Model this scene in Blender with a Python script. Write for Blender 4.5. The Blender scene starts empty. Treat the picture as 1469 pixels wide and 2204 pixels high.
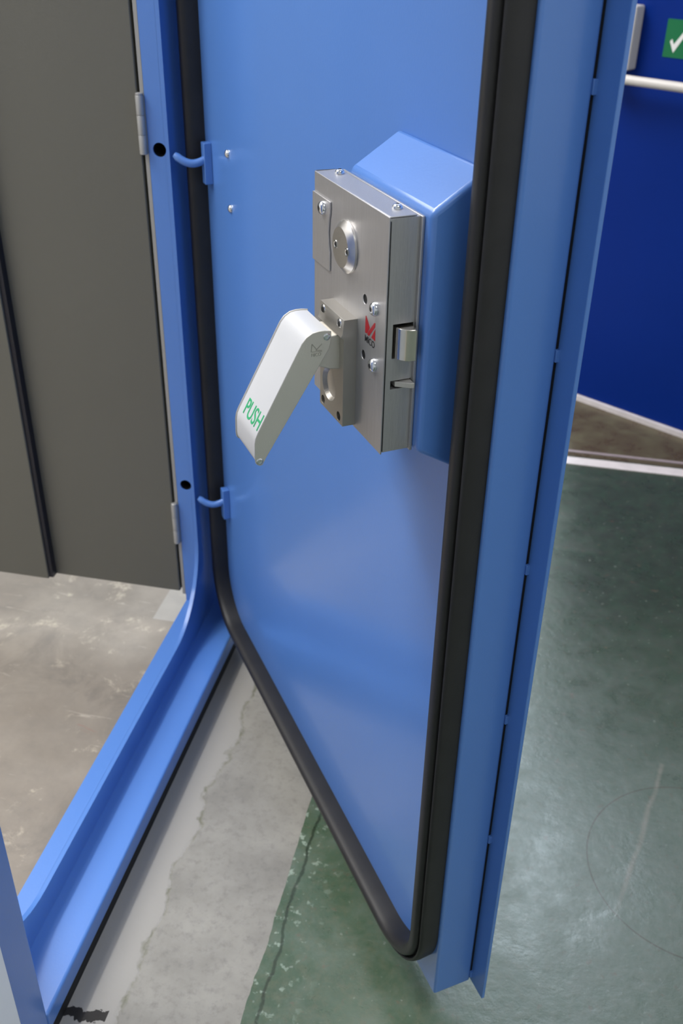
import bpy, bmesh, math
from mathutils import Vector, Matrix
from math import pi, sin, cos, radians as R

# ------------------------------------------------------------------ camera, world, lights
SC = bpy.context.scene
COL = SC.collection
H = 1.55                                   # eye height
F_PX = 2158.948
cam_d = bpy.data.cameras.new('camera')
cam_d.sensor_fit = 'VERTICAL'; cam_d.sensor_height = 36.0; cam_d.sensor_width = 24.0
cam_d.lens = F_PX * 36.0 / 2204.0
cam_d.clip_start = 0.05; cam_d.clip_end = 60
cam_d.dof.use_dof = True; cam_d.dof.focus_distance = 1.20; cam_d.dof.aperture_fstop = 7.0
cam = bpy.data.objects.new('camera', cam_d); COL.objects.link(cam)
rt = Vector((0.97816303, 0.2072785, 0.01525505)); dn = Vector((0.12267704, -0.51655478, -0.8474205))
fw = Vector((-0.16777198, 0.83078685, -0.5307031))
m = Matrix((rt, -dn, -fw)).transposed().to_4x4(); m.translation = Vector((0, 0, H))
cam.matrix_world = m
SC.camera = cam

SC.view_settings.view_transform = 'Standard'; SC.view_settings.look = 'None'
SC.view_settings.gamma = 1.0; SC.view_settings.use_curve_mapping = False
SC.view_settings.exposure = 0.0

w = bpy.data.worlds.new('world'); SC.world = w; w.use_nodes = True
w.node_tree.nodes['Background'].inputs[0].default_value = (0.75, 0.85, 1.0, 1)
w.node_tree.nodes['Background'].inputs[1].default_value = 0.3

def area(name, loc, sx, sy, power, col=(1, 1, 1), target=None):
    l = bpy.data.lights.new(name, 'AREA'); l.shape = 'RECTANGLE'; l.size = sx; l.size_y = sy
    l.energy = power; l.color = col
    o = bpy.data.objects.new(name, l); COL.objects.link(o); o.location = loc
    if target is not None:
        o.rotation_euler = (Vector(target) - Vector(loc)).to_track_quat('-Z', 'Y').to_euler()
    return o

# overhead area lights: left tube lamps, far skylight, and added unseen fills
LAMPS_AND_FILLS = [(-2.75, 1.3, 0.22, 3.0, 125, (1.0, 0.98, 0.95)), (-2.75, -2.6, 0.22, 3.0, 60, (1.0, 0.98, 0.95)),  # left tube lamp, then an added fill for the jamb face
         (-3.7, 1.6, 3.6, 5.6, 400, (1.0, 0.98, 0.95)), (1.6, -0.8, 1.2, 3.0, 88, (0.97, 0.99, 1.0)),  # added broad fill above left, added fill for the door edge
         (0.25, 7.0, 1.7, 4.6, 400, (0.76, 0.88, 1.0)), (-3.2, 7.4, 0.22, 3.0, 80, (1.0, 0.98, 0.95))]
for i, (lx, ly, sx, sy, p, c) in enumerate(LAMPS_AND_FILLS):
    area('lamp_and_fill', (lx, ly, 5.0), sx, sy, p, c)

# ------------------------------------------------------------------ materials
def s2l(c):
    return tuple(((v / 255) / 12.92 if v / 255 <= 0.04045 else ((v / 255 + 0.055) / 1.055) ** 2.4) for v in c) + (1,)

def mat(name, rgb, rough=0.5, metal=0.0, coat=0.0, bump=0.0, bscale=400.0, var=0.0, vscale=6.0, spec=0.5, stretch=None, aniso=0.0):
    M = bpy.data.materials.new(name); M.use_nodes = True
    nt = M.node_tree; b = nt.nodes['Principled BSDF']
    b.inputs['Base Color'].default_value = s2l(rgb)
    b.inputs['Roughness'].default_value = rough; b.inputs['Metallic'].default_value = metal
    b.inputs['Coat Weight'].default_value = coat; b.inputs['Coat Roughness'].default_value = 0.15
    b.inputs['Specular IOR Level'].default_value = spec
    tc = nt.nodes.new('ShaderNodeTexCoord'); src = tc.outputs['Object']
    if stretch:
        mp = nt.nodes.new('ShaderNodeMapping'); mp.inputs['Scale'].default_value = stretch
        nt.links.new(src, mp.inputs['Vector']); src = mp.outputs[0]
    if var > 0:
        n = nt.nodes.new('ShaderNodeTexNoise'); n.inputs['Scale'].default_value = vscale; n.inputs['Detail'].default_value = 6
        nt.links.new(src, n.inputs['Vector'])
        mx = nt.nodes.new('ShaderNodeMixRGB'); mx.blend_type = 'MULTIPLY'; mx.inputs[0].default_value = 1
        mr = nt.nodes.new('ShaderNodeMapRange'); mr.inputs[1].default_value = 0.3; mr.inputs[2].default_value = 0.7
        mr.inputs[3].default_value = 1 - var; mr.inputs[4].default_value = 1 + var
        nt.links.new(n.outputs[0], mr.inputs[0]); mx.inputs[1].default_value = s2l(rgb)
        nt.links.new(mr.outputs[0], mx.inputs[2]); nt.links.new(mx.outputs[0], b.inputs['Base Color'])
    if bump > 0:
        n2 = nt.nodes.new('ShaderNodeTexNoise'); n2.inputs['Scale'].default_value = bscale; n2.inputs['Detail'].default_value = 3
        nt.links.new(src, n2.inputs['Vector'])
        bp = nt.nodes.new('ShaderNodeBump'); bp.inputs['Strength'].default_value = bump; bp.inputs['Distance'].default_value = 0.001
        nt.links.new(n2.outputs[0], bp.inputs['Height']); nt.links.new(bp.outputs[0], b.inputs['Normal'])
    return M

M_BLUE = mat('blue_paint', (83, 130, 203), 0.36, coat=0.5, bump=0.12, bscale=250, var=0.02, vscale=3)
M_NAVY = mat('navy_paint', (4, 40, 122), 0.4, bump=0.1, bscale=200, var=0.06, vscale=2, spec=0.12)
M_RUBBER = mat('black_rubber', (35, 34, 34), 0.5, bump=0.15, bscale=500, var=0.15, vscale=30)
M_STEEL = mat('brushed_steel', (188, 187, 188), 0.42, metal=0.88, bump=0.25, bscale=60, var=0.05, vscale=20, stretch=(30, 30, 1.0))
M_STEEL2 = mat('satin_steel', (196, 193, 187), 0.45, metal=0.5, bump=0.08, bscale=900, var=0.03, vscale=15)
M_CAST = mat('cast_nickel', (182, 178, 171), 0.36, metal=0.9, bump=0.15, bscale=900, var=0.04, vscale=15)
M_CHEEK = mat('satin_cheek', (222, 218, 210), 0.42, metal=0.8, bump=0.1, bscale=900, var=0.02, vscale=15)
M_DISC = mat('polished_disc', (215, 212, 208), 0.30, metal=1.0, bump=0.05, bscale=800)
M_CHROME = mat('bright_zinc', (225, 228, 232), 0.16, metal=1.0, bump=0.05, bscale=300)
M_PAD = mat('satin_white', (205, 206, 208), 0.38, metal=0.15)
M_GREEN = mat('green_print', (35, 165, 105), 0.5)
M_BLACK = mat('black_void', (6, 6, 8), 0.7)
M_RED = mat('red_enamel', (158, 18, 32), 0.35)
M_GREY = mat('grey_paint', (98, 97, 89), 0.42, bump=0.3, bscale=700, var=0.02, vscale=3)
M_GALV = mat('galvanised', (168, 168, 166), 0.4, metal=0.5)
M_WHITE = mat('white_wall_paint', (242, 244, 250), 0.5, bump=0.05, bscale=80, var=0.03, vscale=8)
M_HALL = mat('hall_wall_paint', (205, 206, 208), 0.8)
M_TAPE = mat('worn_white', (215, 208, 210), 0.5, var=0.08, vscale=25)
M_BARW = mat('pale_bar_paint', (205, 200, 196), 0.4)
M_SIGN = mat('sign_green', (0, 105, 62), 0.4)
M_SIGNW = mat('sign_white', (225, 225, 225), 0.4)

# ------------------------------------------------------------------ mesh helpers
def finish(name, bm, M, parent=None, bevel=0.0, seg=2, angle=35, props=None):
    bmesh.ops.recalc_face_normals(bm, faces=bm.faces)
    me = bpy.data.meshes.new(name); bm.to_mesh(me); bm.free()
    me.materials.append(M)
    me.shade_smooth(); me.set_sharp_from_angle(angle=R(angle))
    o = bpy.data.objects.new(name, me); COL.objects.link(o)
    if parent is not None: o.parent = parent
    if bevel > 0:
        b = o.modifiers.new('bevel', 'BEVEL'); b.width = bevel; b.segments = seg; b.limit_method = 'ANGLE'
        b.angle_limit = R(40); b.harden_normals = False
    if props:
        for k, v in props.items(): o[k] = v
    return o

def box(bm, a, b):
    x0, y0, z0 = a; x1, y1, z1 = b
    v = [bm.verts.new(p) for p in ((x0, y0, z0), (x1, y0, z0), (x1, y1, z0), (x0, y1, z0),
                                   (x0, y0, z1), (x1, y0, z1), (x1, y1, z1), (x0, y1, z1))]
    for f in ((0, 3, 2, 1), (4, 5, 6, 7), (0, 1, 5, 4), (1, 2, 6, 5), (2, 3, 7, 6), (3, 0, 4, 7)):
        bm.faces.new([v[i] for i in f])

def B(*bs):
    bm = bmesh.new()
    for a, b in bs: box(bm, a, b)
    return bm

def prism(pts, axis, a0, a1, bm=None):
    """extrude a closed 2-D outline along axis (0 x, 1 y, 2 z); pts are the two other coordinates in order"""
    bm = bm or bmesh.new()
    def P(p, a):
        q = list(p); q.insert(axis, a); return q
    lo = [bm.verts.new(P(p, a0)) for p in pts]; hi = [bm.verts.new(P(p, a1)) for p in pts]
    n = len(pts)
    bm.faces.new(lo); bm.faces.new(hi)
    for i in range(n):
        bm.faces.new((lo[i], lo[(i + 1) % n], hi[(i + 1) % n], hi[i]))
    return bm

def lathe(prof, c, axis, seg=32, bm=None, closed=True):
    """prof: (radius, height along axis) from c"""
    bm = bm or bmesh.new()
    ax = Vector(axis).normalized(); u = ax.orthogonal().normalized(); v = ax.cross(u); c = Vector(c)
    rings = []
    for r, h in prof:
        rings.append([bm.verts.new(c + ax * h + (u * cos(2 * pi * k / seg) + v * sin(2 * pi * k / seg)) * max(r, 1e-5)) for k in range(seg)])
    for a, b in zip(rings, rings[1:]):
        for k in range(seg):
            bm.faces.new((a[k], a[(k + 1) % seg], b[(k + 1) % seg], b[k]))
    if closed:
        bm.faces.new(rings[0]); bm.faces.new(rings[-1])
    return bm

def cyl(c, axis, r, h, seg=32, bm=None):
    return lathe([(r, 0), (r, h)], c, axis, seg, bm)

def cut(o, cutters):
    for c in cutters:
        md = o.modifiers.new('cut', 'BOOLEAN'); md.operation = 'DIFFERENCE'; md.solver = 'EXACT'; md.object = c
    bpy.context.view_layer.update()
    dg = bpy.context.evaluated_depsgraph_get()
    me = bpy.data.meshes.new_from_object(o.evaluated_get(dg))
    o.modifiers.clear(); o.data = me
    me.shade_smooth(); me.set_sharp_from_angle(angle=R(35))
    for c in cutters: bpy.data.objects.remove(c, do_unlink=True)

def bevmod(o, wd, seg=2):
    b = o.modifiers.new('bevel', 'BEVEL'); b.width = wd; b.segments = seg; b.limit_method = 'ANGLE'; b.angle_limit = R(40)

def empty(name, loc, rz, label, cat, group=None):
    o = bpy.data.objects.new(name, None); COL.objects.link(o); o.location = loc; o.rotation_euler = (0, 0, rz)
    o.empty_display_size = 0.1
    o['label'] = label; o['category'] = cat
    if group: o['group'] = group
    return o

def text_mesh(name, body, size, M, parent, origin, xdir, ydir, wscale=1.0, off=0.0, ext=0.0002, sp=1.0):
    cu = bpy.data.curves.new(name, 'FONT'); cu.body = body; cu.size = size; cu.extrude = ext; cu.offset = off
    cu.space_character = sp
    t = bpy.data.objects.new(name + '_tmp', cu); COL.objects.link(t)
    bpy.context.view_layer.update()
    me = bpy.data.meshes.new_from_object(t.evaluated_get(bpy.context.evaluated_depsgraph_get()))
    bpy.data.objects.remove(t, do_unlink=True)
    X = Vector(xdir).normalized(); Y = Vector(ydir).normalized(); Z = X.cross(Y); O = Vector(origin)
    for v in me.vertices:
        c = v.co.copy(); v.co = O + X * (c.x * wscale) + Y * c.y + Z * c.z
    me.materials.clear(); me.materials.append(M)
    o = bpy.data.objects.new(name, me); COL.objects.link(o); o.parent = parent
    return o

def arc(cx, cy, r, a0, a1, n):
    return [(cx + r * cos(R(a0 + (a1 - a0) * i / n)), cy + r * sin(R(a0 + (a1 - a0) * i / n))) for i in range(n + 1)]

# ------------------------------------------------------------------ floor
def floor_material():
    M = bpy.data.materials.new('painted_concrete_floor'); M.use_nodes = True
    nt = M.node_tree; N = nt.nodes; L = nt.links; b = N['Principled BSDF']
    tc = N.new('ShaderNodeTexCoord'); pos = tc.outputs['Object']
    sep = N.new('ShaderNodeSeparateXYZ'); L.new(pos, sep.inputs[0]); X, Y = sep.outputs[0], sep.outputs[1]
    def val(v):
        n = N.new('ShaderNodeValue'); n.outputs[0].default_value = v; return n.outputs[0]
    def mth(op, a, c=None, d=None, clamp=False):
        n = N.new('ShaderNodeMath'); n.operation = op; n.use_clamp = clamp
        for i, s in enumerate((a, c, d)):
            if s is None: continue
            if isinstance(s, (int, float)): n.inputs[i].default_value = s
            else: L.new(s, n.inputs[i])
        return n.outputs[0]
    def noise(sc, det=5, rough=0.6, dist=0.0, vec=None, stretch=None):
        n = N.new('ShaderNodeTexNoise'); n.inputs['Scale'].default_value = sc; n.inputs['Detail'].default_value = det
        n.inputs['Roughness'].default_value = rough; n.inputs['Distortion'].default_value = dist
        s = vec or pos
        if stretch:
            mp = N.new('ShaderNodeMapping'); mp.inputs['Scale'].default_value = stretch[:3]
            mp.inputs['Rotation'].default_value = (0, 0, stretch[3]); L.new(s, mp.inputs[0]); s = mp.outputs[0]
        L.new(s, n.inputs['Vector']); return n.outputs[0]
    def ramp(v, lo, hi, a=0.0, c=1.0):
        n = N.new('ShaderNodeMapRange'); n.inputs[1].default_value = lo; n.inputs[2].default_value = hi
        n.inputs[3].default_value = a; n.inputs[4].default_value = c; L.new(v, n.inputs[0]); return n.outputs[0]
    def mix(f, a, c):
        n = N.new('ShaderNodeMixRGB')
        if isinstance(f, (int, float)): n.inputs[0].default_value = f
        else: L.new(f, n.inputs[0])
        for i, s in ((1, a), (2, c)):
            if isinstance(s, tuple): n.inputs[i].default_value = s2l(s)
            else: L.new(s, n.inputs[i])
        return n.outputs[0]
    # concrete (through the doorway): warm grey with pale scuffs
    n1 = noise(3.0, 6); n2 = noise(22, 6, 0.7); n3 = noise(9, 8, 0.75, 0.4)
    left = mix(ramp(n1, 0.35, 0.65), (128, 119, 108), (152, 143, 131))
    left = mix(ramp(n2, 0.45, 0.75, 0, 0.35), left, (112, 107, 101))
    left = mix(ramp(n3, 0.57, 0.66, 0, 0.8), left, (190, 179, 160))
    left = mix(ramp(noise(4.0, 6, 0.7, 0.8), 0.5, 0.62, 0, 0.45), left, (108, 102, 95))
    pat = mth('MULTIPLY', mth('MULTIPLY', mth('GREATER_THAN', X, -0.842), mth('GREATER_THAN', Y, 1.832)), 0.4)
    left = mix(pat, left, (185, 182, 176))
    streak = noise(10, 4, 0.6, 0.6, stretch=(1.0, 7.0, 1, 0.9))
    left = mix(ramp(streak, 0.66, 0.74, 0, 0.6), left, (190, 180, 165))
    red = noise(5.3, 3, 0.5, 0.5, stretch=(1.0, 4.0, 1, 0.2))
    left = mix(ramp(red, 0.74, 0.78, 0, 0.5), left, (150, 100, 88))
    # cement strip beside the sill, then rougher grey screed
    g1 = noise(7, 6, 0.65); g2 = noise(60, 5, 0.7); g3 = noise(18, 6, 0.7, 0.5)
    mid = mix(ramp(g1, 0.35, 0.65), (132, 129, 122), (154, 151, 143))
    mid = mix(ramp(g2, 0.5, 0.7, 0, 0.55), mid, (112, 109, 106))
    hole = mth('MULTIPLY', mth('LESS_THAN', mth('ABSOLUTE', mth('SUBTRACT', mth('ADD', Y, mth('MULTIPLY', mth('SUBTRACT', g3, 0.5), 0.06)), 0.838)), 0.011), mth('LESS_THAN', X, -0.54))
    mid = mix(ramp(g3, 0.66, 0.74, 0, 0.6), mid, (110, 113, 100))
    edge = mth('ADD', X, mth('MULTIPLY', mth('SUBTRACT', noise(5.5, 5, 0.6), 0.5), 0.12))
    smooth = mth('LESS_THAN', edge, -0.525)
    mid = mix(smooth, mid, (154, 151, 145))
    crack = ramp(mth('ABSOLUTE', mth('ADD', edge, 0.525)), 0.0, 0.006, 1.0, 0.0)
    mid = mix(mth('MULTIPLY', crack, ramp(g3, 0.4, 0.6)), mid, (104, 104, 84))
    mid = mix(hole, mid, (28, 25, 22))
    # green floor paint, scuffed
    p1 = noise(2.2, 5, 0.6); p2 = noise(11, 7, 0.7, 0.3); p3 = noise(70, 4, 0.7); p4 = noise(14, 5, 0.6, 0.8, stretch=(1, 5, 1, -0.5))
    gr = mix(ramp(p1, 0.3, 0.7), (66, 84, 64), (82, 102, 82))
    gr = mix(ramp(p2, 0.45, 0.7, 0, 0.6), gr, (114, 126, 116))
    gr = mix(ramp(p3, 0.45, 0.75, 0, 0.5), gr, (108, 106, 84))
    wear_shade = mth('MULTIPLY', ramp(mth('ADD', X, mth('MULTIPLY', p1, 0.3)), 0.0, 0.35, 0.0, 0.5), ramp(Y, 1.3, 2.2, 1.0, 0.0))  # pale wear to the right, thinned farther back to paint the shade in
    gr = mix(wear_shade, gr, (132, 140, 134))
    gr = mix(ramp(p4, 0.68, 0.76, 0, 0.5), gr, (150, 152, 140))
    chips = noise(55, 3, 0.5)
    near_e = ramp(X, -0.31, -0.22, 1.0, 0.0)
    gr = mix(mth('MULTIPLY', ramp(chips, 0.60, 0.66), near_e), gr, (150, 165, 150))
    ec = mth('ADD', X, mth('MULTIPLY', mth('SUBTRACT', noise(12, 4, 0.6), 0.5), 0.03))
    gr = mix(ramp(mth('ABSOLUTE', mth('ADD', ec, 0.302)), 0.0015, 0.004, 0.85, 0.0), gr, (40, 48, 34))
    door_shade = mth('MULTIPLY', ramp(Y, 1.5, 2.2, 0.0, 0.9), ramp(X, 0.0, 0.2, 0.3, 1.0))  # shade behind the open door, darkened into the floor colour
    gr = mix(mth('MULTIPLY', door_shade, ramp(p1, 0.3, 0.7, 0.8, 1.0)), gr, (46, 50, 44))
    # ring-shaped scratch and a pale scrape
    dx = mth('SUBTRACT', X, 0.415); dy = mth('SUBTRACT', Y, 1.35)
    rr = mth('SQRT', mth('ADD', mth('MULTIPLY', dx, dx), mth('MULTIPLY', dy, dy)))
    ring = ramp(mth('ABSOLUTE', mth('SUBTRACT', rr, 0.2)), 0.0006, 0.0022, 0.65, 0.0)
    gr = mix(mth('MULTIPLY', ring, mth('LESS_THAN', X, 0.45)), gr, (88, 76, 66))
    # scrape: along line from (.375,1.62) to (.258,1.19)
    ux, uy = -0.2626, -0.9649
    ax_ = mth('SUBTRACT', X, 0.372); ay_ = mth('SUBTRACT', Y, 1.61)
    al = mth('ADD', mth('MULTIPLY', ax_, ux), mth('MULTIPLY', ay_, uy))
    pe = mth('ADD', mth('MULTIPLY', ax_, uy), mth('MULTIPLY', ay_, -ux))
    inr = mth('MULTIPLY', mth('GREATER_THAN', al, 0.0), ramp(al, 0.30, 0.46, 1.0, 0.0))
    scr = mth('MULTIPLY', ramp(mth('ABSOLUTE', mth('ADD', pe, mth('MULTIPLY', mth('SUBTRACT', noise(9, 3, 0.5), 0.5), 0.02))), 0.0015, 0.007, 0.45, 0.0), inr)
    gr = mix(scr, gr, (158, 150, 140))
    sp1 = noise(90, 2, 0.5)
    gr = mix(ramp(sp1, 0.68, 0.74, 0, 0.5), gr, (150, 158, 148))
    gr = mix(ramp(noise(48, 3, 0.6), 0.63, 0.72, 0, 0.35), gr, (120, 92, 80))
    gr = mix(ramp(noise(26, 5, 0.75), 0.4, 0.7, 0, 0.35), gr, (62, 92, 70))
    # same green floor behind the white line, its shade painted in as brown
    br = mix(ramp(p2, 0.4, 0.7), (78, 66, 48), (96, 92, 70))
    gr = mix(mth('GREATER_THAN', Y, 2.93), gr, br)
    ge = mth('ADD', X, mth('MULTIPLY', mth('SUBTRACT', noise(4, 4, 0.7), 0.5), ramp(Y, 0.8, 1.15, 0.05, 0.012)))
    isg = mth('GREATER_THAN', ge, -0.325)
    isl = mth('LESS_THAN', X, -0.66)
    c = mix(isg, mid, gr); c = mix(isl, c, left)
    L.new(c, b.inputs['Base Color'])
    rg = mth('ADD', ramp(p2, 0.3, 0.7, 0.22, 0.42), mth('MULTIPLY', mth('SUBTRACT', 1.0, isg), 0.3))
    L.new(rg, b.inputs['Roughness'])
    bp = N.new('ShaderNodeBump'); bp.inputs['Strength'].default_value = 0.5; bp.inputs['Distance'].default_value = 0.002
    hh = mth('ADD', mth('MULTIPLY', noise(35, 5, 0.6), 0.6), mth('MULTIPLY', p2, 0.6))
    hh = mth('SUBTRACT', hh, mth('MULTIPLY', crack, 0.6))
    L.new(hh, bp.inputs['Height']); L.new(bp.outputs[0], b.inputs['Normal'])
    return M

def struct(name, bm, M, **k):
    return finish(name, bm, M, props={'kind': 'structure'}, **k)

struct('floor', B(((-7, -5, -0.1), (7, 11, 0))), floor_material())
struct('ceiling', B(((-7, -5, 5.2), (7, 11, 5.3))), mat('white_ceiling_paint', (225, 226, 228), 0.8))
struct('wall_left', B(((-7.1, -5, 0), (-7, 11, 5.2))), M_HALL)
struct('wall_right', B(((4.6, -5, 0), (4.7, 11, 5.2))), mat('white_hall_paint', (232, 233, 235), 0.7))  # unseen wall, set nearer and whiter to bounce light onto the lock
struct('wall_back', B(((-7, 11, 0), (7, 11.1, 5.2))), M_HALL)
struct('wall_front', B(((-7, -5.1, 0), (7, -5, 5.2))), M_HALL)
struct('wall_partition', B(((-0.725, -1.0, 0), (-0.53, 0.637, 2.62))), M_WHITE, bevel=0.002)

# ------------------------------------------------------------------ door frame
fr = empty('steel_portal', (-0.66, 1.35, 0), 0, 'blue steel door frame with raised sill bar and rounded corners, standing on the grey floor', 'door frame')
OX, OY = -0.66, 1.35
def fz(bm):
    bmesh.ops.translate(bm, verts=bm.verts, vec=(-OX, -OY, 0)); return bm
YN, YF, ZB, ZT, RC = 0.787, 1.765, 0.127, 2.45, 0.17
ring = finish('frame_ring', fz(B(((-0.722, 0.740, 0.069), (-0.691, 1.932, 2.55)))), M_BLUE, fr)
cs = [finish('cutter', fz(B(((-0.8, YN, ZB), (-0.6, YF, ZT)))), M_BLUE, fr)]
for hz in (1.140, 0.441):
    cs.append(finish('cutter', fz(cyl((-0.7015, 1.74, hz), (0, 1, 0), 0.0125, 0.08, 32)), M_BLUE, fr))
bpy.context.view_layer.update()
cut(ring, cs); bevmod(ring, 0.0015, 2)
face = finish('seal_face', fz(B(((-0.6915, 0.740, 0.069), (-0.683, 1.932, 2.55)))), M_BLUE, fr)
op = arc(YN + RC, ZB + RC, RC, 180, 270, 16) + arc(YF - RC, ZB + RC, RC, 270, 360, 16) + \
     arc(YF - RC, ZT - RC, RC, 0, 90, 16) + arc(YN + RC, ZT - RC, RC, 90, 180, 16)
cs = [finish('cutter', fz(prism(op, 0, -0.8, -0.6)), M_BLUE, fr)]
for hz in (1.140, 0.441):
    cs.append(finish('cutter', fz(cyl((-0.7015, 1.74, hz), (0, 1, 0), 0.0125, 0.08, 32)), M_BLUE, fr))
bpy.context.view_layer.update()
cut(face, cs); bevmod(face, 0.0025, 3)
for hz in (1.140, 0.441):
    finish('hole_liner', fz(lathe([(0.0124, 0), (0.0124, 0.06), (0.0122, 0.06), (0.0122, 0.0)], (-0.7015, 1.7675, hz), (0, 1, 0), 32, closed=False)), M_BLACK, fr)
    finish('hole_back', fz(cyl((-0.7015, 1.83, hz), (0, 1, 0), 0.0135, 0.002, 32)), M_BLACK, fr)
finish('sill', fz(B(((-0.722, 0.7865, 0.030), (-0.605, 1.932, 0.070)))), M_BLUE, fr, bevel=0.005, seg=3)
finish('sill_base_strip', fz(B(((-0.720, 0.788, 0.0), (-0.609, 1.93, 0.0295)))), M_BLACK, fr, props={'label': 'dark base strip'})  # plain black strip filling the space under the sill
finish('near_jamb', fz(B(((-0.722, 0.638, 0.0), (-0.605, 0.7865, 2.62)))), M_BLUE, fr, bevel=0.004, seg=3)
finish('hinge_jamb', fz(B(((-0.722, 1.932, 0.0), (-0.605, 1.99, 2.62)))), M_BLUE, fr, bevel=0.004, seg=3)
finish('head_jamb', fz(B(((-0.722, 0.7865, 2.55), (-0.605, 1.932, 2.62)))), M_BLUE, fr, bevel=0.004, seg=3)

# ------------------------------------------------------------------ grey folding leaves through the doorway
lf = empty('grey_door_leaf', (-0.9, 1.78, 0.15), 0, 'dark grey door leaf hinged on the blue frame jamb, with pale edge strip', 'door', None)
def lz(bm): bmesh.ops.translate(bm, verts=bm.verts, vec=(0.9, -1.78, -0.15)); return bm
finish('panel', lz(B(((-1.62, 1.766, 0.15), (-0.7360, 1.806, 2.0)))), M_GREY, lf, bevel=0.002)
finish('edge_strip', lz(B(((-0.7305, 1.766, 0.143), (-0.7225, 1.800, 2.0)))), M_GALV, lf, bevel=0.001, props={'label': 'pale grey metal edge strip'})
finish('edge_gap_fill', lz(B(((-0.7360, 1.785, 0.15), (-0.7305, 1.80, 2.0)))), M_BLACK, lf)  # black fill in place of the dark open gap
for hz in (1.1315, 0.29):
    hb = bmesh.new()
    for k in range(3):
        lathe([(0.0066, 0.0004), (0.0071, 0.001), (0.0071, 0.0325), (0.0066, 0.0333)], (-0.730, 1.760, hz + k * 0.0334), (0, 0, 1), 20, hb)
    lathe([(0.0058, 0), (0.0066, 0.001), (0.0066, 0.003), (0.004, 0.0045)], (-0.730, 1.760, hz + 0.1), (0, 0, 1), 20, hb)
    h_ = finish('hinge', lz(hb), M_GALV, lf, props={'label': 'zinc butt hinge knuckle'})
    finish('hinge_flap', lz(B(((-0.7335, 1.7635, hz), (-0.7222, 1.7660, hz + 0.1)))), M_GALV, h_)
lf2 = empty('grey_door_leaf', (-1.4, 1.75, 0.15), 0, 'nearer dark grey leaf overlapping the hinged grey leaf, at the left picture edge', 'door', None)
def lz2(bm): bmesh.ops.translate(bm, verts=bm.verts, vec=(1.4, -1.75, -0.15)); return bm
finish('panel', lz2(B(((-1.95, 1.742, 0.15), (-1.053, 1.765, 2.0)))), M_GREY, lf2, bevel=0.0015)
finish('edge_gasket', lz2(B(((-1.053, 1.747, 0.152), (-1.043, 1.7655, 2.0)))), mat('dark_blue_rubber', (24, 27, 38), 0.4), lf2, props={'label': 'black rubber edge gasket'})

# ------------------------------------------------------------------ big steel door; local x to the hinge, y out of the inner face, z up
S = 0.964
A = -0.6074557
Wd = Vector((sin(A), cos(A), 0))
P0 = Vector((0, 0, H)) + S * (Vector((-0.03069085, 0.98163552, 0.02)) - Vector((0, 0, H)))
door = empty('steel_door_leaf', P0, pi / 2 - A, 'open blue steel door with black perimeter seal, steel lock case and push pad', 'door')
def D(bm):
    """(r, d, z) door measures to scaled local coordinates"""
    for v in bm.verts: v.co = Vector((v.co.x * S, v.co.y * S, (v.co.z - 0.02) * S))
    return bm
ZTOP = 2.55
finish('door_panel', D(B(((0.0, -0.0665, 0.02), (1.125, 0.0, ZTOP)))), M_BLUE, door, bevel=0.004, seg=4)
lip = finish('edge_flange', D(B(((-0.0335, -0.0755, 0.016), (0.05, -0.0700, ZTOP)))), M_BLUE, door, bevel=0.0008)
finish('back_skin_gap', D(B(((0.003, -0.0700, 0.03), (1.12, -0.0665, ZTOP - 0.01)))), M_BLACK, door, props={'label': 'dark joint behind the door edge'})
for tz in (1.3947, 1.1274, 0.8487, 0.6019, 0.3633, 0.0348):
    finish('edge_tab', D(B(((-0.0012, -0.0705, tz - 0.007), (0.006, -0.0655, tz + 0.007)))), M_BLUE, door, bevel=0.0005)

# seal loop
def seal():
    prof = [(-.0145, 0), (-.0155, .010), (-.0157, .022), (-.0148, .030), (-.0115, .0355), (-.0060, .0366), (-.0005, .0362), (.0030, .0340), (.0045, .0300), (.0048, .0255),
            (.0056, .0250), (.0061, .0285), (.0068, .0255), (.0076, .0250), (.0084, .0290), (.0105, .0308), (.0130, .0300), (.0148, .0260), (.0156, .018), (.0150, .010), (.0140, 0)]
    r0, r1, z0, z1, Rc = 0.0195, 1.105, 0.038, 2.525, 0.125
    path = []
    for cx, cz, a0 in ((r0 + Rc, z0 + Rc, 180), (r1 - Rc, z0 + Rc, 270), (r1 - Rc, z1 - Rc, 0), (r0 + Rc, z1 - Rc, 90)):
        for i in range(21):
            a = R(a0 + 90 * i / 20); path.append((cx + Rc * cos(a), cz + Rc * sin(a), cos(a), sin(a)))
    bm = bmesh.new(); rows = []
    for x, z, nx, nz in path:
        rows.append([bm.verts.new((x + nx * u, d, z + nz * u)) for u, d in prof])
    n = len(rows)
    for i in range(n):
        a, b = rows[i], rows[(i + 1) % n]
        for k in range(len(prof) - 1):
            bm.faces.new((a[k], a[k + 1], b[k + 1], b[k]))
        bm.faces.new((a[-1], a[0], b[0], b[-1]))
    return finish('rubber_seal', D(bm), M_RUBBER, door, angle=50)
seal()

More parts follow.
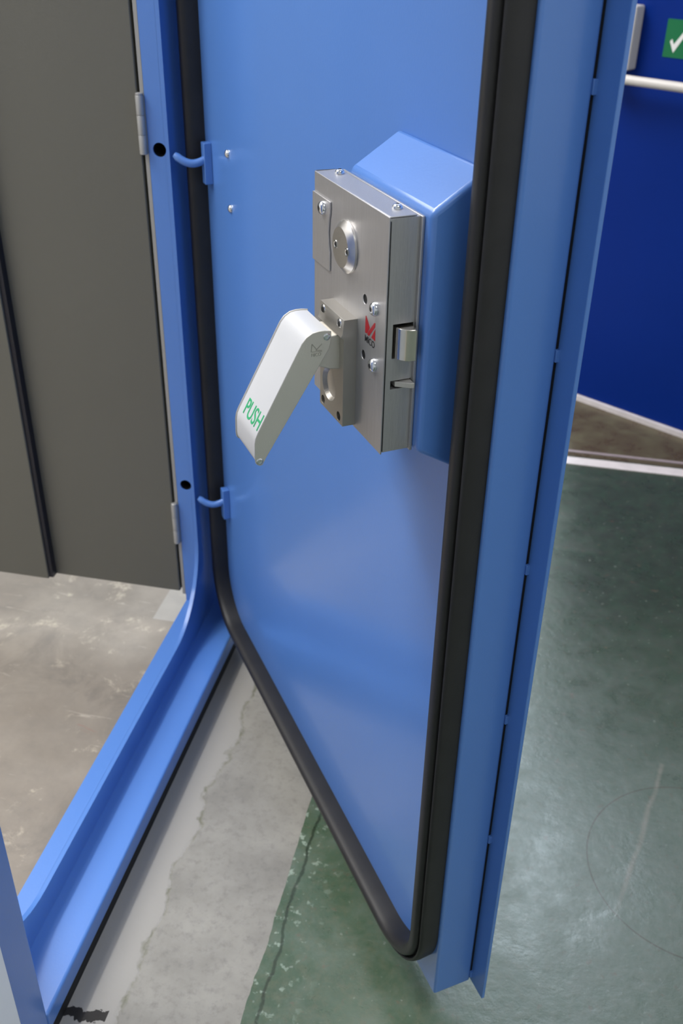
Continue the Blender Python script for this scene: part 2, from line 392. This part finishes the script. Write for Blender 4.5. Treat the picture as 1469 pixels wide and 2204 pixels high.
# locking hooks near the hinge side
for hz in (1.103, 0.355):
    hk = finish('locking_hook', D(prism([(1.051, 0.0), (1.070, 0.0), (1.070, 0.015), (1.051, 0.015)], 2, hz - 0.038, hz + 0.037)), M_BLUE, door, bevel=0.001)
    N_ = 12; ci, co = [], []
    for i in range(N_ + 1):
        t = i / N_; d = 0.012 + 0.052 * t; r = 1.060 + 0.020 * t * t; z = hz + 0.006 - 0.007 * sin(pi * t) + 0.009 * t ** 3
        ci.append((r, d, z))
    hb_ = bmesh.new(); rr_ = []
    for i, p in enumerate(ci):
        a_ = Vector(ci[max(i - 1, 0)]); b_ = Vector(ci[min(i + 1, N_)]); t_ = (b_ - a_).normalized(); s_ = Vector((0, 0, 1)).cross(t_).normalized(); u_ = t_.cross(s_)
        k_ = 0.7 if i == N_ else 1.0
        rr_.append([hb_.verts.new(Vector(p) + s_ * cos(2 * pi * j / 12) * .0068 * k_ + u_ * sin(2 * pi * j / 12) * .0075 * k_) for j in range(12)])
    for a_, b_ in zip(rr_, rr_[1:]):
        for j in range(12): hb_.faces.new((a_[j], a_[(j + 1) % 12], b_[(j + 1) % 12], b_[j]))
    hb_.faces.new(rr_[0]); hb_.faces.new(rr_[-1])
    finish('hook_arm', D(hb_), M_BLUE, hk, angle=60)
for r_, z_ in ((0.949, 1.142), (0.9435, 1.047)):
    finish('rivet', D(lathe([(0.0074, 0), (0.0072, 0.002), (0.0056, 0.0042), (0.0028, 0.0056), (0.0, 0.0059)], (r_, 0, z_), (0, 1, 0), 20)), M_CHROME, door, props={'label': 'bright zinc rivet'})

# blue lock housing box with sloping ends
hs = bmesh.new()
xl, xr = 0.265, 0.058
q = [(xr, 0, .969), (xl, 0, .969), (xl, 0, 1.314), (xr, 0, 1.314), (xr, .062, 1.006), (xl, .062, 1.006), (xl, .062, 1.275), (xr, .062, 1.275)]
vs = [hs.verts.new(p) for p in q]
for f in ((0, 1, 2, 3), (4, 5, 6, 7), (0, 1, 5, 4), (1, 2, 6, 5), (2, 3, 7, 6), (3, 0, 4, 7)): hs.faces.new([vs[i] for i in f])
finish('lock_housing', D(hs), M_BLUE, door, bevel=0.006, seg=4)

# steel lock case
lock = finish('lock_case', D(B(((0.0762, 0.0655, 1.0045), (0.2765, 0.0985, 1.2685)))), M_STEEL, door)
def cutbox(a, b): return finish('cutter', D(B((a, b))), M_STEEL, door)
bpy.context.view_layer.update()
cut(lock, [cutbox((0.070, 0.0665, 1.1175), (0.100, 0.0905, 1.1565)), cutbox((0.070, 0.066, 1.0815), (0.100, 0.0908, 1.0915))])
bevmod(lock, 0.0008)
lock['label'] = 'brushed stainless steel lock case'
finish('mounting_plate', D(B(((0.0715, 0.0622, 1.0035), (0.2785, 0.0655, 1.2695)))), M_STEEL, lock, bevel=0.0006)
fp = finish('front_cover', D(B(((0.0755, 0.0985, 1.0025), (0.2780, 0.1000, 1.2705)), ((0.0768, 0.0685, 1.2690), (0.2780, 0.0985, 1.2705)), ((0.2768, 0.068, 1.0025), (0.2780, 0.0985, 1.2690)))), M_STEEL, lock)
def cc(r, z, rad): return finish('cutter', D(cyl((r, 0.0975, z), (0, 1, 0), rad, 0.004, 28)), M_STEEL, door)
bpy.context.view_layer.update()
cut(fp, [cc(.1288, 1.1679, .0054), cc(.1295, 1.1030, .0054)])
bevmod(fp, 0.0012, 3)
for z_ in (1.1679, 1.1030):
    finish('bolt_hole', D(cyl((.1290, 0.0984, z_), (0, 1, 0), .0053, 0.0004, 24)), M_BLACK, lock)
finish('seam', D(B(((0.0757, 0.0972, 1.006), (0.0765, 0.0985, 1.266)))), M_BLACK, lock)

def button_screw(c, axis, r, h, parent, M=M_CHROME):
    o = finish('screw', D(lathe([(r, 0), (r, h * .25), (r * .9, h * .6), (r * .7, h * .88), (r * .45, h)], c, axis, 24)), M, parent)
    ax = Vector(axis); c2 = Vector(c) + ax * (h - 0.00005)
    finish('hex_socket', D(cyl(c2, axis, r * .36, 0.00025, 6)), M_BLACK, o)
    return o
for r_, z_ in ((.1018, 1.1663), (.1004, 1.1020)):
    button_screw((r_ + .0, .1000, z_), (0, 1, 0), .0078, .0055, lock)
for r_, d_ in ((.2570, .0775), (.1030, .0785)):
    button_screw((r_, d_, 1.2705), (0, 0, 1), .0056, .0048, lock)
# small side plate with curved edge
pl = [(0.2835, 1.1680), (0.2835, 1.2480), (0.2270, 1.2480), (0.2262, 1.2470), (0.2262, 1.2360), (0.2290, 1.2270), (0.2306, 1.2130), (0.2290, 1.1990), (0.2262, 1.1900), (0.2262, 1.1690), (0.2272, 1.1680)]
sp_ = finish('side_plate', D(B(((0.2780, 0.070, 1.168), (0.2795, 0.1015, 1.248)))), M_STEEL, lock, bevel=0.0005)
finish('plate_face', D(prism([(min(a, .2795), b) for a, b in pl], 1, 0.1001, 0.1020)), M_STEEL, sp_, bevel=0.0004)
button_screw((.2465, .1020, 1.2365), (0, 1, 0), .0078, .0055, sp_)
# round cover disc
dc = finish('cover_disc', D(lathe([(.0288, .0), (.0292, .0010), (.0290, .0030), (.0228, .0082), (.0220, .0087), (0, .0089)], (.1795, .1000, 1.2110), (0, 1, 0), 64)), M_DISC, lock, angle=20)
for r_ in (.1925, .1605):
    sc_ = finish('screw', D(lathe([(.0046, 0), (.0046, .0004), (.0034, .0004), (.0028, .0001)], (r_, .1089, 1.2110), (0, 1, 0), 20)), M_CHROME, dc)
    finish('hex_socket', D(cyl((r_, .1090, 1.2110), (0, 1, 0), .0024, .0003, 6)), M_BLACK, sc_)
# latch bolt and trigger on the edge side
bolt = [(0.090, 0.0900)] + [(0.0765 - 0.0165 * sin(R(a)), 0.0685 + 0.0195 * (1 - 0.0) * cos(R(a)) * 0.95 + 0.001) for a in range(0, 91, 9)] + [(0.090, 0.0675)]
finish('latch_bolt', D(prism([(r_, d_) for r_, d_ in bolt], 2, 1.1185, 1.1540)), mat('polished_bolt', (215, 210, 200), 0.2, metal=1.0), lock, bevel=0.0006, angle=40)
finish('latch_cavity', D(B(((0.0985, 0.067, 1.118), (0.0995, 0.0903, 1.156)))), M_BLACK, lock)
finish('trigger_bolt', D(prism([(0.090, 0.0665), (0.0655, 0.0665), (0.0665, 0.0705), (0.077, 0.0850), (0.090, 0.0850)], 2, 1.0838, 1.0898)), M_STEEL2, lock, bevel=0.0004)
finish('trigger_cavity', D(B(((0.0985, 0.067, 1.082), (0.0995, 0.0905, 1.0912)))), M_BLACK, lock)
# maker's mark: three red blades and the word below
mk = bmesh.new()
for pts in ([(.1256, 1.1499), (.1236, 1.1510), (.1137, 1.1405), (.1205, 1.1316), (.1255, 1.1308)],
            [(.1030, 1.1500), (.0998, 1.1510), (.1000, 1.1462), (.1151, 1.1306), (.1194, 1.1308), (.1182, 1.1337)],
            [(.0997, 1.1440), (.0993, 1.1306), (.1091, 1.1312)]):
    prism(pts, 1, 0.09995, 0.1002, mk)
finish('maker_mark', D(mk), M_RED, lock, props={'label': 'red three-blade emblem'})
text_mesh('maker_word', 'MICO', 0.0108 * S, M_BLACK, lock, (.1262 * S, .1002 * S, (1.1212 - .02) * S), (-1, 0, 0), (0, 0, 1), 0.95, 0.00005, 0.0001)

# push handle base
hb = finish('handle_base', D(prism([(.1000, 1.0065), (.1160, 1.0065), (.1160, 1.1150), (.1195, 1.1185), (.1178, 1.1215), (.1160, 1.1385), (.1000, 1.1385)], 0, .1478, .2185)), M_CAST, door)
bpy.context.view_layer.update()
def ccut(r, z, rad, d0): return finish('cutter', D(cyl((r, d0, z), (0, 1, 0), rad, 0.03, 40)), M_STEEL2, door)
cut(hb, [finish('cutter', D(lathe([(.0150, 0), (.0165, .0004), (.0208, .0056), (.0212, .02)], (.1905, .1108, 1.0430), (0, 1, 0), 48)), M_CAST, door), ccut(.2085, 1.0150, .0056, .1040), ccut(.1600, 1.0150, .0056, .1040),
         finish('cutter', D(B(((.1603, .1145, 1.0765), (.2060, .13, 1.1125)))), M_STEEL2, door)])
bevmod(hb, 0.0026, 3)
hb['label'] = 'satin metal handle base'
for r_ in (.2085, .1600):
    finish('bolt_hole', D(cyl((r_, .1041, 1.0150), (0, 1, 0), .0055, .0003, 20)), M_BLACK, hb)
    s_ = finish('screw', D(lathe([(.0062, 0), (.0062, .0003), (.0056, .0009), (.0040, .0009)], (r_, .1163, 1.1303), (0, 1, 0), 24)), M_CHROME, hb)
    finish('hex_socket', D(cyl((r_, .1172, 1.1303), (0, 1, 0), .0034, .0003, 6)), M_BLACK, s_)
# lever block between base and pad
finish('lever_block', D(prism([(.1130, 1.1175), (.1400, 1.1175), (.1480, 1.1100), (.1480, 1.0850), (.1280, 1.0770), (.1145, 1.0750)], 0, .1600, .2063)), M_CHEEK, hb, bevel=0.0012)

# push pad
poly = [(.1317, 1.1295), (.1400, 1.1308), (.1470, 1.1310), (.1544, 1.1297), (.1616, 1.1253), (.1671, 1.1187), (.1721, 1.1095),
        (.2215, 1.0180), (.2243, 1.0115), (.2255, 1.0050), (.2259, .9860), (.2252, .9805), (.2233, .9773), (.2195, .9752), (.2165, .9759),
        (.2117, .9848), (.1388, 1.1011), (.1338, 1.1090), (.1318, 1.1190)]
r0, r1 = .1461, .2194
cx = sum(p[0] for p in poly) / len(poly); cz = sum(p[1] for p in poly) / len(poly)
ins = [(cx + (a - cx) * .93, cz + (b - cz) * .98) for a, b in poly]
def inset(poly, k):
    out = []
    n = len(poly)
    for i in range(n):
        p, a, b = Vector(poly[i]), Vector(poly[i - 1]), Vector(poly[(i + 1) % n])
        e1 = (p - a).normalized(); e2 = (b - p).normalized(); nn = Vector((e1.y + e2.y, -(e1.x + e2.x))).normalized()
        out.append(tuple(p - nn * k * -1))
    return out
inn = inset(poly, 0.0016)
if abs(sum(p[0] for p in inn) / len(inn) - cx) > 1 or max(p[1] for p in inn) > max(p[1] for p in poly):
    inn = inset(poly, -0.0016)
# white wrapped cover: strip following the outer outline, open at the rear
strip = inn[:14]
back = [Vector(p) for p in inset(inn, 0.0022)[:14]]
if max(b.y for b in back) > max(p[1] for p in strip): back = [Vector(p) for p in inset(inn, -0.0022)[:14]]
pad = finish('push_pad', D(prism(strip + [tuple(b) for b in reversed(back)], 0, r0 + .0008, r1 - .0008)), M_PAD, door, props={'label': 'white push pad cover marked PUSH'}, angle=50)
for ra, rb in ((r0, r0 + .0013), (r1 - .0013, r1)):
    cp = finish('side_cheek', D(prism(poly, 0, ra, rb)), M_CHEEK, pad, bevel=0.0006, seg=2, props={'label': 'satin grey metal cheek'})
for d_, z_ in ((.1372, 1.1232), (.2200, .9812)):
    finish('cheek_screw', D(lathe([(.0042, 0), (.0042, .0003), (.0034, .0008), (.0020, .0008), (.0017, .0003), (0, .0003)], (r0, d_, z_), (-1, 0, 0), 24)), M_CHROME, pad)
# PUSH in green on the long face
a2 = Vector((.1721, 1.1095)); b2 = Vector((.2215, 1.0180)); u2 = (b2 - a2).normalized()
nn = Vector((u2.y, -u2.x));  nn = nn if nn.x > 0 else -nn
og = a2 + u2 * 0.1035 + nn * (-0.0014)
text_mesh('push_lettering', 'PUSH', 0.0292 * S, M_GREEN, pad, (.2060 * S, og.x * S, (og.y - .02) * S), (-1, 0, 0), (0, -u2.x, -u2.y), 0.78, 0.0001, 0.0002, 1.0)
# embossed emblem on the cheek
em = bmesh.new()
def line(p, q, wd):
    p = Vector(p); q = Vector(q); t = (q - p).normalized(); n_ = Vector((-t.y, t.x)) * wd / 2
    prism([tuple(p + n_), tuple(q + n_), tuple(q - n_), tuple(p - n_)], 0, r0 - .0003, r0 + .0005, em)
line((.1550, 1.1170), (.1560, 1.1080), .0009); line((.1550, 1.1170), (.1500, 1.1105), .0009); line((.1505, 1.1090), (.1432, 1.1158), .0009)
line((.1560, 1.1080), (.1432, 1.1070), .0008); line((.1505, 1.1090), (.1432, 1.1082), .0007)
finish('embossed_mark', D(em), M_CAST, pad)
text_mesh('embossed_word', 'MICO', 0.0058 * S, M_CAST, pad, ((r0 - .0002) * S, .1560 * S, (1.1020 - .02) * S), (0, -1, 0), (0, 0, 1), 0.8, 0.0, 0.0002)

# ------------------------------------------------------------------ background booth, blue door, threshold
TA = Vector((0.1653, 3.3722, 0)); TT = Vector((0.8538, -0.5207, 0)); TNn = Vector((-0.5207, -0.8538, 0))   # TNn faces the camera
bd = empty('navy_door_leaf', TA, math.atan2(TT.y, TT.x), 'navy blue door with pale push bar, ajar behind the white threshold', 'door')
# local: x along the door, y into the booth, z up
finish('panel', B(((-0.06, 0.0, 0.018), (0.78, 0.06, 2.1))), M_NAVY, bd, bevel=0.004)
finish('bottom_strip', B(((-0.06, -0.012, 0.0), (0.78, 0.055, 0.0178))), M_TAPE, bd, props={'label': 'pale bottom edge strip'})  # pale strip along the lower edge of the door
# panic device: case and horizontal bar
finish('bar_case', B(((-0.060, -0.050, 1.093), (0.034, 0.0, 1.267))), M_BARW, bd, bevel=0.006, seg=3)
finish('push_bar', cyl((-0.05, -0.075, 1.074), (1, 0, 0), 0.0135, 0.86, 24), M_BARW, bd, props={'label': 'pale round horizontal bar'})
arm = bmesh.new(); prism([(-0.03, 1.15), (-0.055, 1.13), (-0.088, 1.085), (-0.080, 1.062), (-0.045, 1.085), (-0.03, 1.10)], 0, -0.030, 0.008, arm)
finish('bar_arm', arm, M_BARW, bd, bevel=0.003)
sg = finish('tick_sign', B(((0.112, -0.0015, 1.137), (0.212, 0.0, 1.2375))), M_SIGN, bd, props={'label': 'green sign with white tick'})
tk = prism([(0.1290, 1.1790), (0.1350, 1.1860), (0.1420, 1.1720), (0.1780, 1.2230), (0.1850, 1.2180), (0.1440, 1.1500)][::1], 1, -0.0022, -0.0015)
finish('tick', tk, M_SIGNW, sg)

struct('wall_booth', B(((0.95, 3.0, 0), (1.0, 4.6, 2.4)), ((1.0, 3.0, 0), (2.2, 3.05, 2.4)), ((0.95, 3.0, 2.4), (2.2, 4.6, 2.45))), M_NAVY)

def tagged(name, bm, M, label, cat, **k):
    return finish(name, bm, M, props={'label': label, 'category': cat}, **k)
tagged('threshold_strip', B(((0.02, 2.872, 0.0), (1.20, 2.918, 0.004))), M_TAPE, 'wide white threshold strip on green floor before the navy booth', 'threshold', bevel=0.001)
tagged('threshold_strip', B(((0.02, 2.955, 0.0), (0.72, 2.968, 0.003))), mat('grey_strip', (150, 138, 142), 0.5, var=0.1, vscale=30), 'thin grey strip just behind the wide white threshold strip', 'threshold')
